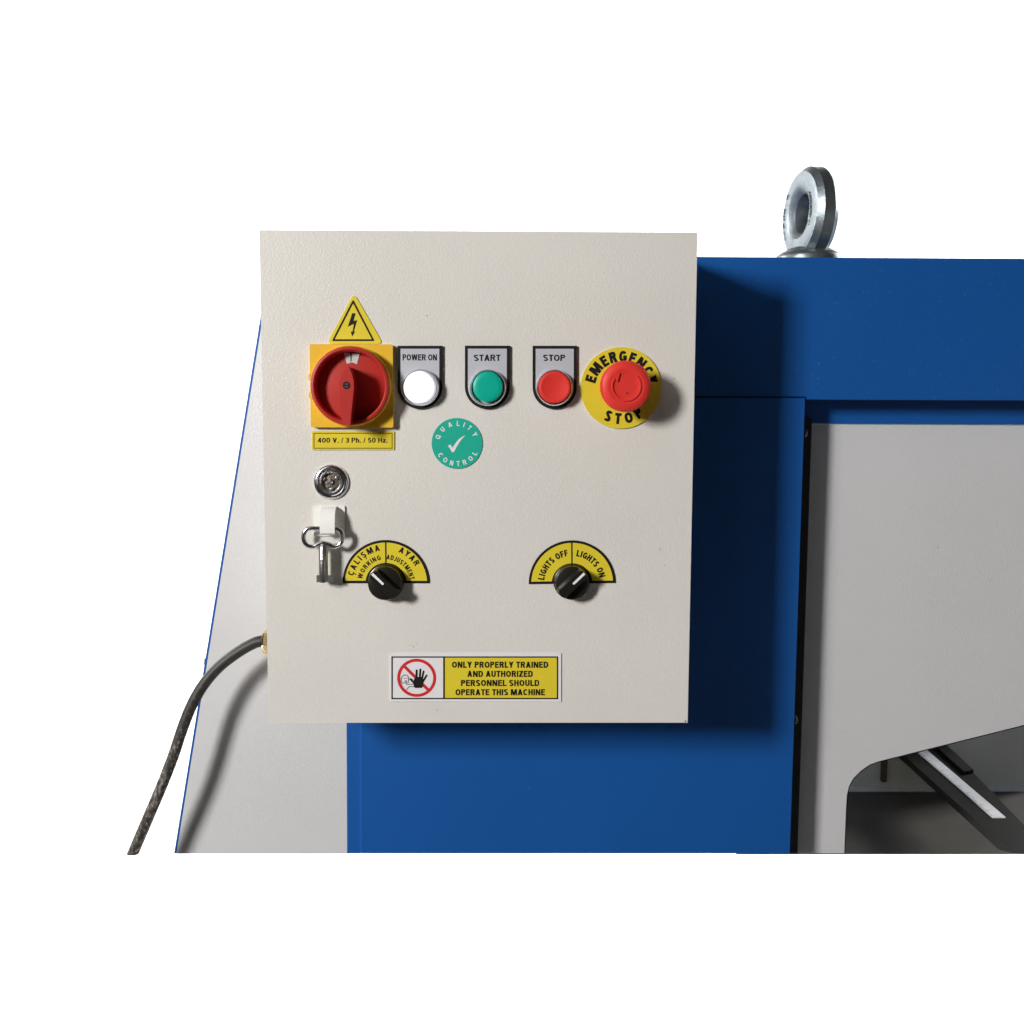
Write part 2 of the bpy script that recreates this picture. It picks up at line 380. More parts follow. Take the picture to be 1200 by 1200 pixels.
# left sloping side sheet with its thin blue edge
def edge_x(y): return 304.5-(y-380)*0.1612
yt_ = 306
pts = [P2(edge_x(yt_)+2.4, yt_, YF+.003), P2(410, yt_, YF+.003), P2(410, 1000, YF+.003), P2(edge_x(1000)+2.4, 1000, YF+.003)]
bm = NB(); prism(bm, pts, YF+.0022, YF+.0034); link('side_panel', bm, M['grey'], machine)
# blue sloping side of the body: its front edge shows as a thin line
a, b_, c, d_ = P2(edge_x(yt_)-.6, yt_, YF+.0036), P2(edge_x(yt_)+6, yt_, YF+.0036), P2(edge_x(1000)+6, 1000, YF+.0036), P2(edge_x(1000)-.6, 1000, YF+.0036)
bm = NB(); prism(bm, [a, b_, c, d_], YF+.0036, YB); link('side_wall', bm, M['blue'], machine)

# post: folded sheet, with a narrow turned lip along its left edge
bm = NB()
def post_pts(y):
    xl = 406.2+(y-848)*0.004; xr = 943.3-(y-465)*0.0335
    return xl, xl+16, xr
TOPY = 466.3
ring = []
for y in (TOPY, 1000):
    xl, xm, xr = post_pts(y)
    ya = [YF+.030, YF+.0014, YF+.0010, YF-.0012, YF-.0012, YF+.030]
    q = [at(x_, y, Y_ if 0 < j_ < 5 else YF) for j_, (x_, Y_) in enumerate(zip((xl, xl, xm-1.2, xm+1.2, xr, xr), ya))]
    ring.append([(q[i].x, ya[i], q[i].z) for i in range(6)])
va = [bm.verts.new(p) for p in ring[0]]; vb = [bm.verts.new(p) for p in ring[1]]
for i in range(6): bm.faces.new((va[i], va[(i+1) % 6], vb[(i+1) % 6], vb[i]))
bm.faces.new(va); bm.faces.new(vb[::-1])
bevel(bm, 0.0009, 3, 40)
link('post', bm, M['blue'], machine, 30)

# beam across the top, and the top sheet behind it
xr_far = at(1640, 300, YF).x
tl = at(330, 300, YF); zt = at(1000, 302, YF).z; zbm = at(1070, 468.5, YF).z
bm = NB(); xn = at(943.6, 468, YF).x; zn = at(900, 464.6, YF).z
prism(bm, [(tl.x, zn), (xn, zn), (xn+.0012, zn-.0006), (xn+.0012, zbm), (xr_far, zbm), (xr_far, zt), (tl.x, zt)], YF, YF+.028); bevel(bm, 0.0018, 3); link('beam', bm, M['blue'], machine, 30)
bm = NB(); box(bm, tl.x+.01, xn-.004, YF+.006, YF+.02, zn-.02, zn+.003); link('joint_light_block', bm, M['rubber_and_shade'], machine)  # unseen dark strip added to stop light shining through the joint
bm = NB(); box(bm, tl.x, xr_far, YF+.029, YB, zt-.004, zt-.0006); link('top_sheet', bm, M['blue'], machine)
# recessed inner rail under the beam
bm = NB(); box(bm, at(915, 480, YP).x, xr_far, YP-.0015, YP+.02, at(1070, 497, YP-.0015).z, zbm+.02); bevel(bm, .0006, 2)
link('inner_rail', bm, M['blue'], machine, 30)
# black strip added for the shade in the gap between post and panel
bm = NB()
pa = [at(930, 490, YP-.004), at(951.5, 490, YP-.004), at(934.5, 1000, YP-.004), at(915, 1000, YP-.004)]
prism(bm, [(p.x, p.z) for p in pa], YP-.004, YP+.006); link('dark_gap_strip', bm, M['rubber_and_shade'], machine)

# front panel with the rounded cut-out
out = [(951.0, 497.2), (1640, 501), (1640, 742), (1200, 849.5), (1040, 889.5)]
curve = [(1030, 892), (1019, 896), (1009, 903), (1000, 912), (995, 921), (992.3, 932)]
out += curve+[(991.3, 950), (989.3, 1000), (934.0, 1000)]
bm = NB(); prism(bm, [P2(x, y, YP) for x, y in out], YP, YP+.0025); bevel(bm, .0005, 2, 20)
link('front_panel', bm, M['grey'], machine, 30)
# thin blue trim just behind the cut-out edge
bm = NB(); cut = [(1640, 742.8), (1200, 850.8), (1040, 890.9)]+[(x+.9, y+.9) for x, y in curve]+[(992.4, 950), (990.4, 1000)]
A = [P2(x, y, YP+.0027) for x, y in cut]; B = [P2(x-3, y-3, YP+.0027) for x, y in cut]
for i in range(len(A)-1): prism(bm, [A[i], A[i+1], B[i+1], B[i]], YP+.0027, YP+.0045)
link('edge_trim', bm, M['rubber_and_shade'], machine)

# inside: back sheet, table, light edge strip, ceiling
YI = 0.62
zT = at(1060, 924.5, YI).z
xl_i = at(946, 900, YP).x
bm = NB(); box(bm, xl_i, xr_far, YI, YI+.004, zT-.01, zt-.01); link('back_sheet', bm, M['wallgrey'], machine)
bm = NB()
n0 = atz(960, 1000, zT); n1 = atz(1200, 1000, zT); n2 = Vector((xr_far, n1.y+(n1.y-n0.y)/(n1.x-n0.x)*(xr_far-n1.x), zT))
n0 = Vector((xl_i, n0.y, zT))
tp = [n0, n1, n2, Vector((xr_far, YI-.001, zT)), Vector((xl_i, YI-.001, zT))]
va = [bm.verts.new(p) for p in tp]; vb = [bm.verts.new(p-Vector((0, 0, .0012))) for p in tp]
bm.faces.new(va); bm.faces.new(vb[::-1])
for i in range(5): bm.faces.new((va[i], vb[i], vb[(i+1) % 5], va[(i+1) % 5]))
link('table', bm, M['steel'], machine)
bm = NB(); box(bm, xl_i, xr_far, YI-.012, YI-.001, zT+.0004, zT+.0034); bevel(bm, .0004, 1); link('edge_strip', bm, M['ruler'], machine)
q0, q1 = at(1033.2, 886, YI-.003), at(1037.5, 915, YI-.003)
bm = NB(); box(bm, q0.x, q1.x, YI-.008, YI-.0005, q1.z, q0.z+.03); link('latch_bar', bm, mat('brown_bar', (0.10, 0.075, 0.04), 0.5, var=0.1), machine)
# inner left wall of the body
bm = NB(); zq = at(946, 998, YP+.012).z; xa, xb = xl_i-.003, xl_i-.0005
hexa(bm, [(xa, YP+.012, zq), (xb, YP+.012, zq), (xb, YI, zT), (xa, YI, zT), (xa, YP+.012, zt-.01), (xb, YP+.012, zt-.01), (xb, YI, zt-.01), (xa, YI, zt-.01)])
link('inner_wall', bm, M['wallgrey'], machine)

# diagonal rail running out over the table, with its ruler
zR = zT+.078
def lane(name, p, m, zlo, bev=.0006, parent=machine):
    """p: four photograph points (far-left, far-right, near-right, near-left) on the height zR"""
    t = [atz(x, y, zR) for x, y in p]; b = [Vector((v.x, v.y, zlo)) for v in t]
    # the near end is undercut
    b[2] = b[2]+Vector((0, .03, 0)) if p[2][1] >= 999 else b[2]; b[3] = b[3]+Vector((0, .03, 0)) if p[3][1] >= 999 else b[3]
    bm = NB(); hexa(bm, b+t); bevel(bm, bev, 2); return link(name, bm, m, parent, 30)
rail = lane('guide_rail', [(1018, 848), (1085, 848), (1232, 1000), (1187, 1000)], M['rail'], zR-.009)
def laner(name, p, m, z0, z1, parent):
    t = [atz(x, y, z1) for x, y in p]; b = [Vector((v.x, v.y, z0)) for v in t]
    bm = NB(); hexa(bm, b+t); return link(name, bm, m, parent, 30)
rul = laner('ruler', [(1039, 850), (1052.5, 850), (1178.5, 957.5), (1163, 957.5)], M['ruler'], zR+.0003, zR+.0016, rail)
# tick marks on the ruler
bm = NB(); a0_, a1_ = atz(1052.5, 850, zR+.0016), atz(1178.5, 957.5, zR+.0016); w0_, w1_ = atz(1039, 850, zR+.0016), atz(1163, 957.5, zR+.0016)
nt_ = 90
for i in range(1, nt_):
    t = i/nt_; L0 = w0_.lerp(w1_, t); L1 = a0_.lerp(a1_, t); k = 0.45 if i % 10 == 0 else (0.3 if i % 5 == 0 else 0.18)
    e = L0.lerp(L1, k); dv = (a1_-a0_).normalized()*.00035; zz = Vector((0, 0, T))
    bm.faces.new([bm.verts.new(v) for v in (L0-dv+zz, e-dv+zz, e+dv+zz, L0+dv+zz)])
link('tick_marks', bm, M['ink'], rail, None)
laner('rail_block', [(1068, 848), (1082, 848), (1141, 902), (1130, 904)], M['rail'], zR-.010, zR+.005, rail)

# machine bolts seen in profile
def dome_bolt(px, py, Y, sgn, r_=6.0):
    p = at(px, py, Y); bm = NB(); prof = [(0.0, 0), (0.0, 1)]
    n = 24; rings = []
    rad = r_*U*1.08; dep = rad*0.62
    for h, k in ((0, 1), (.25, 1), (.6, .86), (.85, .58), (1, .0)):
        if k == 0: rings.append([bm.verts.new((p.x+sgn*dep*h, p.y, p.z))])
        else: rings.append([bm.verts.new((p.x+sgn*dep*h, p.y+rad*k*math.cos(2*math.pi*i/n), p.z+rad*k*math.sin(2*math.pi*i/n))) for i in range(n)])
    for a, b in zip(rings, rings[1:]):
        for i in range(n):
            j = (i+1) % n
            bm.faces.new((a[i], a[j], b[0])) if len(b) == 1 else bm.faces.new((a[i], a[j], b[j], b[i]))
    return link('bolt', bm, M['zinc'], machine, 50)
dome_bolt(942.6, 507.2, YF+.012, 1)
dome_bolt(931.0, 843.2, YF+.012, 1)
dome_bolt(241.2, 775.5, YF+.010, -1, 4.6)

# ------------------------------------------------------------------ lifting eye bolt on top of the beam
YE = YF+.038
ec = at(947.5, 303, YE); zc0 = zt
eye = empty('eye_bolt', (ec.x, YE, zc0), 'zinc plated lifting eye bolt standing on top of the blue beam', 'eye bolt')
k = U*1.18
bm = NB(); n = 48; rings = []
for r_, h in ((37, 0), (37, 6), (35.5, 9.5), (31, 12.5), (24, 16.5), (15, 19), (0, 20)):
    rings.append([bm.verts.new((ec.x, YE, zc0+h*k))] if r_ == 0 else [bm.verts.new((ec.x+r_*k*math.cos(2*math.pi*i/n), YE+r_*k*math.sin(2*math.pi*i/n), zc0+h*k)) for i in range(n)])
for a, b in zip(rings, rings[1:]):
    for i in range(n):
        j = (i+1) % n
        bm.faces.new((a[i], a[j], b[0])) if len(b) == 1 else bm.faces.new((a[i], a[j], b[j], b[i]))
link('collar', bm, M['zinc'], eye, 40)
# ring: flattened section, turned so its face looks left
phi = R(82)
d = Vector((math.cos(phi), -math.sin(phi), 0)); nn = Vector((-math.sin(phi), -math.cos(phi), 0)); zc = zc0+56*k
cc = Vector((ec.x, YE, zc)); RO, RI, TH = 52, 20, 29
sec = []
mid = (RO+RI)/2; hw = (RO-RI)/2; ht = TH/2
for (a, b) in ((hw*.97, 0), (hw, ht*.42), (hw*.66, ht*.86), (hw*.1, ht), (-hw*.5, ht*.9), (-hw*.88, ht*.55), (-hw, 0), (-hw*.88, -ht*.55), (-hw*.5, -ht*.9), (hw*.1, -ht), (hw*.66, -ht*.86), (hw, -ht*.42)):
    sec.append((mid+a, b))
bm = NB(); N_ = 96; rings = []
for i in range(N_):
    a = 2*math.pi*i/N_; e = d*math.cos(a)+Vector((0, 0, 1))*math.sin(a)
    fat = 1+0.10*max(0, -math.sin(a))
    rings.append([bm.verts.new(cc+e*(r_*k)+nn*(t*fat*k)) for r_, t in sec])
for i in range(N_):
    A_, B_ = rings[i], rings[(i+1) % N_]
    for q in range(len(sec)): bm.faces.new((A_[q], A_[(q+1) % len(sec)], B_[(q+1) % len(sec)], B_[q]))
link('ring', bm, M['zinc'], eye, 33)
# cast marks standing proud of the ring's face
bm = NB()
for side, angs in ((0, [28, 18, 8, -2, -12, -26]), (1, [140, 166, 176, 190, 206, 214])):
    for a_ in angs:
        a = R(a_); e = d*math.cos(a)+Vector((0, 0, 1))*math.sin(a); rr = (mid-2 if side == 0 else mid+3)
        p = cc+e*rr*k+nn*(ht+.4)*k; g = d*-math.sin(a)+Vector((0, 0, 1))*math.cos(a)
        for w in (-1.7, 1.7):
            c0 = p+g*w*k+e*random.uniform(-1, 1)*k; s_ = 1.3*k
            bmesh.ops.create_icosphere(bm, subdivisions=2, radius=s_, matrix=Matrix.Translation(c0) @ Matrix.Diagonal((1, 1, random.uniform(1, 1.5), 1)))
link('cast_marks', bm, M['zinc'], eye, 60)['kind'] = 'stuff'

# ------------------------------------------------------------------ control box
WX, HZ = 0.16650, 0.19134
boxo = empty('control_box', (0, YF, -HZ), 'cream electrical control box with switches and buttons, mounted on the front of the blue machine', 'control box')
bm = NB(); box(bm, -WX, WX, 0, .0145, -HZ, HZ); bevel(bm, .0021, 5); link('door', bm, M['cream'], boxo, 30)
bm = NB(); box(bm, -WX+.0022, WX-.0022, .0162, YF-.003, -HZ+.0022, HZ-.0022); bevel(bm, .002, 3); link('body', bm, M['cream'], boxo, 30)
bm = NB(); box(bm, -WX+.006, WX-.006, .0135, .0175, -HZ+.006, HZ-.006); link('door_gasket', bm, M['rubber_and_shade'], boxo)
# tiny drilled hole at the lower right corner of the door
p = at(803.5, 845.2, 0); bm = NB(); lathe(bm, p.x, p.z, [(0, .00010), (.0006, .00010)], 16); link('drain_hole', bm, M['ink'], boxo, None)

def plate(name, outline, th, m, parent, label=None, bev=.00025, y0=0.0):
    bm = NB(); prism(bm, outline, y0, y0-th)
    if bev: bevel(bm, bev, 2, 40)
    return link(name, bm, m, parent, 30, label)
def flat(name, polys, h, m, parent):
    bm = NB()
    for i, q in enumerate(polys): sheet(bm, q, -h-i*0.00002)
    return link(name, bm, m, parent, None)
def lines(bm, pts, w, h, closed=False):
    """printed line of width w (metres) along an (X,Z) path"""
    k = len(pts)
    for i in range(k if closed else k-1):
        a = Vector(pts[i]); b = Vector(pts[(i+1) % k]); t = (b-a).normalized(); n_ = Vector((-t.y, t.x))*w/2; e = t*w*0.5
        sheet(bm, [tuple(a-e+n_), tuple(a-e-n_), tuple(b+e-n_), tuple(b+e+n_)], -h-(i % 3)*0.00001)

# --- triangular electric shock sign
o = [P2(415, 343.5), P2(449, 403), P2(383, 403)]
tri = plate('warning_sticker', rounded(o, 4.0*U), .0007, M['signyellow'], boxo, 'yellow triangular electric shock sticker')
H_ = .0007+T
bm = NB(); A = rounded([P2(414, 350.8), P2(439.3, 399.8), P2(389, 399.8)], 1.2*U, 4); B = rounded([P2(414, 355.6), P2(435.8, 397.6), P2(392.5, 397.6)], .4*U, 4)
va = [bm.verts.new((x, -H_, z)) for x, z in A]; vb = [bm.verts.new((x, -H_, z)) for x, z in B]
for i in range(len(A)): bm.faces.new((va[i], va[(i+1) % len(A)], vb[(i+1) % len(A)], vb[i]))
link('border', bm, M['ink'], tri, None)
z6 = lambda L, ox, oy, s: [P2(ox+x/s, oy+y/s) for x, y in L]
bm = NB(); sheet(bm, z6([(377, 163), (402, 163), (387, 217), (413, 211), (389, 292), (399, 290), (377, 327), (367, 290), (379, 294), (389, 238), (346, 258)], 350, 340, 6), -H_)
link('lightning_symbol', bm, M['ink'], tri, None)

# --- main rotary switch
pc = at(413.2, 452.6, 0); hs = 47.6*U
rc = at(409.7, 452.2, -.0160); rx, rz = rc.x, rc.z
rot = plate('rotary_switch', rounded([(pc.x-hs, pc.z+hs), (pc.x+hs, pc.z+hs), (pc.x+hs, pc.z-hs), (pc.x-hs, pc.z-hs)], 2.5*U), .0052, M['plateyellow'], boxo, 'large red rotary main switch on a yellow square plate', .0007)
bm = NB(); sc = 0.978*U
lathe(bm, rx, rz, [(47.0*sc, .0050), (47.0*sc, .0105), (46.2*sc, .0122), (43.5*sc, .0122)])
link('base_ring', bm, M['plateyellow'], rot, 30)
# small lock tabs of the yellow base at the left
bm = NB()
for dz in (10.5, -10.5):
    box(bm, rx-48.6*sc, rx-44*sc, -.0052, -.0115, rz+(dz-3.2)*U, rz+(dz+3.2)*U)
bevel(bm, .0005, 2); link('padlock_tabs', bm, M['plateyellow'], rot, 30)
bm = NB(); lathe(bm, rx, rz, [(45.6*sc, .0122), (45.8*sc, .0145), (45.0*sc, .0158), (42.5*sc, .0162), (41.2*sc, .0157), (40.6*sc, .0148), (39.6*sc, .0072), (39.4*sc, .0064)], 96)
link('guard_ring', bm, M['red'], rot, 30)
bm = NB(); lathe(bm, rx, rz, [(40.0*sc, .0060), (36*sc, .0066), (0, .0068)], 96); link('dial', bm, M['red'], rot, 30)
HH = .0275
hz = [(528, 345), (500, 385), (458, 440), (438, 520), (434, 600), (440, 740), (452, 900), (464, 1030), (548, 1032), (560, 900), (576, 740), (588, 600), (586, 520), (570, 440), (545, 370)]
zz = lambda L, Y: [P2(355+x/10, 395+y/10, Y) for x, y in L]
top_ = zz(hz, -HH)
bm = NB(); cxh = sum(p[0] for p in top_)/len(top_)
prism(bm, [(cxh+(x-cxh)*1.10, z) for x, z in top_], -.0068, -HH); bevel(bm, .0006, 3, 35)
link('handle', bm, M['red'], rot, 32)
bm = NB(); sx_, sz_ = P2(406, 451.6, -HH)
lathe(bm, sx_, sz_, [(4.3*U, HH+.00006), (3.9*U, HH+.0001), (0, HH+.0001)], 32); link('screw_hole', bm, M['ink'], rot, 30)
bm = NB(); lathe(bm, sx_, sz_, [(2.9*U, HH+.00012), (2.6*U, HH+.0004), (0, HH+.0004)], 24); link('screw', bm, mat('dark_screw', (.16, .14, .12), .3, metal=1, bump=1, bscale=900), rot, 40)
bm = NB(); lines(bm, [(sx_-2*U, sz_-.6*U), (sx_+2*U, sz_+.6*U)], .7*U, HH+.00045); lines(bm, [(sx_-.6*U, sz_+2*U), (sx_+.6*U, sz_-2*U)], .7*U, HH+.00047); link('screw_slot', bm, M['ink'], rot, None)
zz2 = lambda L: [P2(355+x/10, 395+y/10, -.0070) for x, y in L]
bm = NB(); sheet(bm, zz2([(478, 184), (664, 194), (634, 318), (575, 296), (515, 314)]), -.0070); link('position_mark', bm, mat('shaded_white_mark', (0.55, 0.53, 0.52), 0.5, var=.1, vscale=300), rot, None)  # white mark, darkened in its colour for the shade inside the ring
bm = NB(); sheet(bm, zz2([(555, 180), (571, 180), (569, 287), (558, 287)]), -.00708); link('position_line', bm, M['ink'], rot, None)

# --- voltage label
vl = plate('voltage_label', rounded([P2(365.8, 505.2), P2(462.2, 505.2), P2(462.2, 527.3), P2(365.8, 527.3)], 1.6*U), .0009, M['signyellow'], boxo, 'yellow mains voltage label under the rotary switch')
bm = NB(); lines(bm, [P2(368.2, 507.7), P2(459.6, 507.7), P2(459.6, 525.2), P2(368.2, 525.2)], .8*U, .0009+T, True); link('border', bm, M['ink'], vl, None)
bm = NB(); text_box(bm, '400 V. / 3 Ph. / 50 Hz.', 372.3, 454, 513.0, 518.8, -.0009-T, .205); link('lettering', bm, M['ink'], vl, None)

# --- push buttons with legend plates
def legend(name, xl, xr, yt, yb, txt, tx0, tx1, ty0, ty1, label):
    xc = (xl+xr)/2; rr = (xr-xl)/2; yc = yb-rr
    def outline(g):
        a = [P2(xl+g, yt+g), ]; pts = [(xl+g, yt+g)]
        for i in range(33):
            an = R(180+180*i/32); pts.append((xc+(rr-g)*math.cos(an), yc-(rr-g)*math.sin(an)))
        pts.append((xr-g, yt+g)); return [P2(x, y) for x, y in pts]
    fr = plate(name, outline(0), .0022, M['black'], boxo, label, .0004)
    bm = NB(); sheet(bm, outline(3.5), -.00228); link('legend_plate', bm, M['silver'], fr, None)
    bm = NB(); text_box(bm, txt, tx0, tx1, ty0, ty1, -.00235, .215); link('lettering', bm, M['ink'], fr, None)
    return fr
def button(fr, bx, by, br, cxp, cyp, crp, hb, hc, mcap, capname, lit=False, dish=False):
    c = at(bx, by, -hb); s = (CAM.y*-1-hb)/.7946*U
    bm = NB(); lathe(bm, c.x, c.z, [(br*s*.98, .0022), (br*s, .0030), (br*s, hb*.72), (br*s*.97, hb*.93), (br*s*.93, hb), (br*s*.89, hb*.96), (br*s*.87, hb*.6)], 72)
    link('bezel', bm, M['chrome'], fr, 40)
    c = at(cxp, cyp, -hc); s = (CAM.y*-1-hc)/.7946*U; r_ = crp*s
    if dish: pr = [(r_, hb*.5), (r_, hc*.90), (r_*.975, hc*.97), (r_*.92, hc), (r_*.80, hc*.975), (r_*.5, hc*.90), (0, hc*.865)]
    else: pr = [(r_, hb*.5), (r_, hc*.88), (r_*.975, hc*.96), (r_*.92, hc), (r_*.6, hc*1.012), (0, hc*1.02)]
    bm = NB(); lathe(bm, c.x, c.z, pr, 72); link(capname, bm, mcap, fr, 50)
f1 = legend('indicator_light', 466.2, 518.5, 405.4, 479.3, 'POWER ON', 471.8, 512, 415.2, 422.4, 'lit white indicator light with power on legend')
button(f1, 493.0, 454.3, 21.3, 491.6, 453.9, 18.4, .0064, .0100, M['lamp'], 'lens')
f2 = legend('push_button', 544.9, 597.4, 405.3, 479.4, 'START', 555.3, 586.5, 415.6, 423, 'green push button with start legend')
button(f2, 571.6, 454.3, 21.3, 571.8, 453.2, 17.6, .0066, .0098, M['green'], 'button_cap')
f3 = legend('push_button', 624.1, 675.6, 405.4, 479.4, 'STOP', 636.5, 662.2, 415.6, 423, 'red push button with stop legend')
button(f3, 649.8, 454.3, 21.3, 650.3, 453.9, 18.6, .0066, .0108, M['redcap'], 'button_cap', dish=True)

# --- emergency stop
dc = at(727.6, 454.8, 0)
es = plate('emergency_stop_button', circ(dc.x, dc.z, 47.0*U, 96), .0014, M['signyellow'], boxo, 'red mushroom emergency stop button on a round yellow disc', .0003)
for t_, r_, a0, a1, inw in (('EMERGENCY', 36.6, 163.5, 15.5, False), ('STOP', 35.4, 246, 305.5, True)):
    bm = NB(); text_arc(bm, t_, dc.x, dc.z, r_*U, a0, a1, 12.8*U, -.0014-T, .285, .92, inward=inw, gap=.3)
    link('lettering', bm, M['ink'], es, None)
mc = at(734.1, 452.6, -.031); s = (.7946-.031)/.7946*U; mx_, mz_ = mc.x, mc.z
bm = NB(); lathe(bm, mx_, mz_, [(22*U, .0014), (22*U, .0045), (16*U, .0052), (16*U, .019)], 64); link('collar', bm, M['redcap'], es, 40)
bm = NB(); rr = 29.6*s
lathe(bm, mx_, mz_, [(15*U, .0180), (22*U, .0185), (rr*.93, .0215), (rr*.985, .0235), (rr, .0255), (rr*.985, .0280), (rr*.94, .0298), (rr*.86, .0307), (rr*.72, .0312), (rr*.66, .0312), (rr*.62, .0309), (rr*.3, .0309), (0, .0309)], 96)
link('mushroom_head', bm, M['redcap'], es, 30)
# grip notches round the rim
bm = NB()
for i in range(64):
    a = 2*math.pi*i/64; c0 = Vector((mx_+rr*1.0*math.cos(a), -.0256, mz_+rr*1.0*math.sin(a)))
    bmesh.ops.create_cube(bm, size=1, matrix=Matrix.Translation(c0) @ Matrix.Rotation(-a, 4, 'Y') @ Matrix.Diagonal((.0007, .0034, .0009, 1)))
link('grip_ridges', bm, M['redcap'], es, None)['kind'] = 'stuff'
# turn-to-release arrow, a raised band with its head
hA = .0311
bm = NB(); rows = []
for r_, y in ((15.3, .0304), (15.4, .0316), (15.8, .0319), (17.4, .0319), (17.8, .0316), (17.9, .0304)):
    rows.append([bm.verts.new((x, -y, z)) for x, z in circ(mx_, mz_, r_*s, 60, 44, -213, False)])
for A, B in zip(rows, rows[1:]):
    for i in range(60): bm.faces.new((A[i], A[i+1], B[i+1], B[i]))
ax = lambda x, y: P2(680+x/10, 400+y/10, -.0322)
prism(bm, [ax(366, 376), ax(466, 370), ax(440, 472)], -.0305, -.0322)
link('release_arrow', bm, M['redcap'], es, 30)
bm = NB(); p = at(735, 460.5, -.0311); sheet(bm, circ(p.x, p.z, 1.6*U, 10), -.03105); link('dark_spot', bm, mat('dark_red_spot', (.35, .03, .02), .5, var=.2, vscale=900), es, None)  # small darker red spot on the head

# --- quality sticker
qc = at(535.6, 519.6, 0)
qs = plate('quality_sticker', circ(qc.x, qc.z, 29.6*U, 80), .0007, M['greensticker'], boxo, 'round green quality control sticker with a check mark', .0002)
for t_, r_, a0, a1, inw in (('QUALITY', 23.3, 161, 27, False), ('CONTROL', 23.6, 215, 331, True)):
    bm = NB(); text_arc(bm, t_, qc.x, qc.z, r_*U, a0, a1, 5.7*U, -.0007-T, .20, 1.0, inward=inw, gap=.4)
    link('lettering', bm, M['pinkwhite'], qs, None)
bm = NB(); sheet(bm, z6([(375, 635), (415, 612), (430, 630), (455, 672), (500, 600), (560, 525), (620, 480), (680, 450), (600, 540), (530, 650), (480, 745), (447, 750), (415, 690)], 500, 480, 15), -.0007-T)
link('check_mark', bm, M['pinkwhite'], qs, None)

# --- door lock
lc = at(387.8, 565.0, -.002)
bm = NB(); lathe(bm, lc.x, lc.z, [(20.6*U, 0), (20.6*U, .0008), (20.2*U, .0016), (19.2*U, .0024), (17.8*U, .0030), (16.4*U, .0031), (15.2*U, .0027), (14.6*U, .0018), (14.0*U, .0012), (13.7*U, .0024), (13.0*U, .0034), (12.2*U, .0039), (11.4*U, .0036), (10.7*U, .0028), (10.0*U, .0006)], 72)
lock = link('door_lock', bm, M['chrome'], boxo, 28, label='round chrome door lock')
bm = NB(); lathe(bm, lc.x, lc.z, [(10.2*U, .0005), (6*U, .0007), (0, .0008)], 40); link('keyway', bm, mat('dull_lock_core', (.26, .22, .19), .35, metal=.85, bump=1, bscale=420, var=.5, vscale=220), lock, 30)
bm = NB(); lathe(bm, lc.x-.6*U, lc.z+.6*U, [(3.0*U, .0007), (2.9*U, .0026), (2.2*U, .0031), (0, .0032)], 28); link('lock_pin', bm, M['nickel'], lock, 40)
bm = NB()
for a in (35, 155, 275):
    c0 = Vector((lc.x+8.4*U*math.cos(R(a)), -.0012, lc.z+8.4*U*math.sin(R(a))))
    bmesh.ops.create_cube(bm, size=1, matrix=Matrix.Translation(c0) @ Matrix.Rotation(-R(a), 4, 'Y') @ Matrix.Diagonal((2.6*U, .0018, 4.2*U, 1)))
bevel(bm, .0003, 2); link('lock_wards', bm, M['nickel'], lock, 30)

# --- key hook (base and strap)
hk = plate('key_hook', rounded([P2(368.0, 592.6), P2(404.4, 592.6), P2(404.4, 628), P2(368.0, 628)], 1.0*U), .0016, M['whiteplastic'], boxo, 'white plastic adhesive hook holding the key', .0003)
bm = NB()
x0, z0 = P2(376.2, 596.2, -.006); x1, _ = P2(393.6, 596.2, -.006); zb_ = P2(376, 625.0, -.011)[1]; hL = z0-zb_
pf = [(.0016, 0), (.0052, .03), (.0082, .12), (.0100, .30), (.0112, .55), (.0118, .80), (.0114, .95), (.0100, 1.0), (.0084, .97), (.0078, .86)]
th = .0016
outer = [Vector((-y, z0-t*hL)) for y, t in pf]; inner = []
for i, p in enumerate(outer):
    t = (outer[min(i+1, len(outer)-1)]-outer[max(i-1, 0)]).normalized(); n_ = Vector((-t.y, t.x)); inner.append(p+n_*-th if False else p-Vector((t.y, -t.x))*-th)
inner = [p for p in inner]
loop = outer+inner[::-1]
va = [bm.verts.new((x0, p.x, p.y)) for p in loop]; vb = [bm.verts.new((x1, p.x, p.y)) for p in loop]
nL = len(loop); nO = len(outer)
for i in range(nL): bm.faces.new((va[i], vb[i], vb[(i+1) % nL], va[(i+1) % nL]))
for i in range(nO-1):
    for v in (va, vb): bm.faces.new((v[i], v[i+1], v[nL-2-i], v[nL-1-i]))
bevel(bm, .00025, 2, 50); link('hook_strap', bm, M['whiteplastic'], hk, 40)

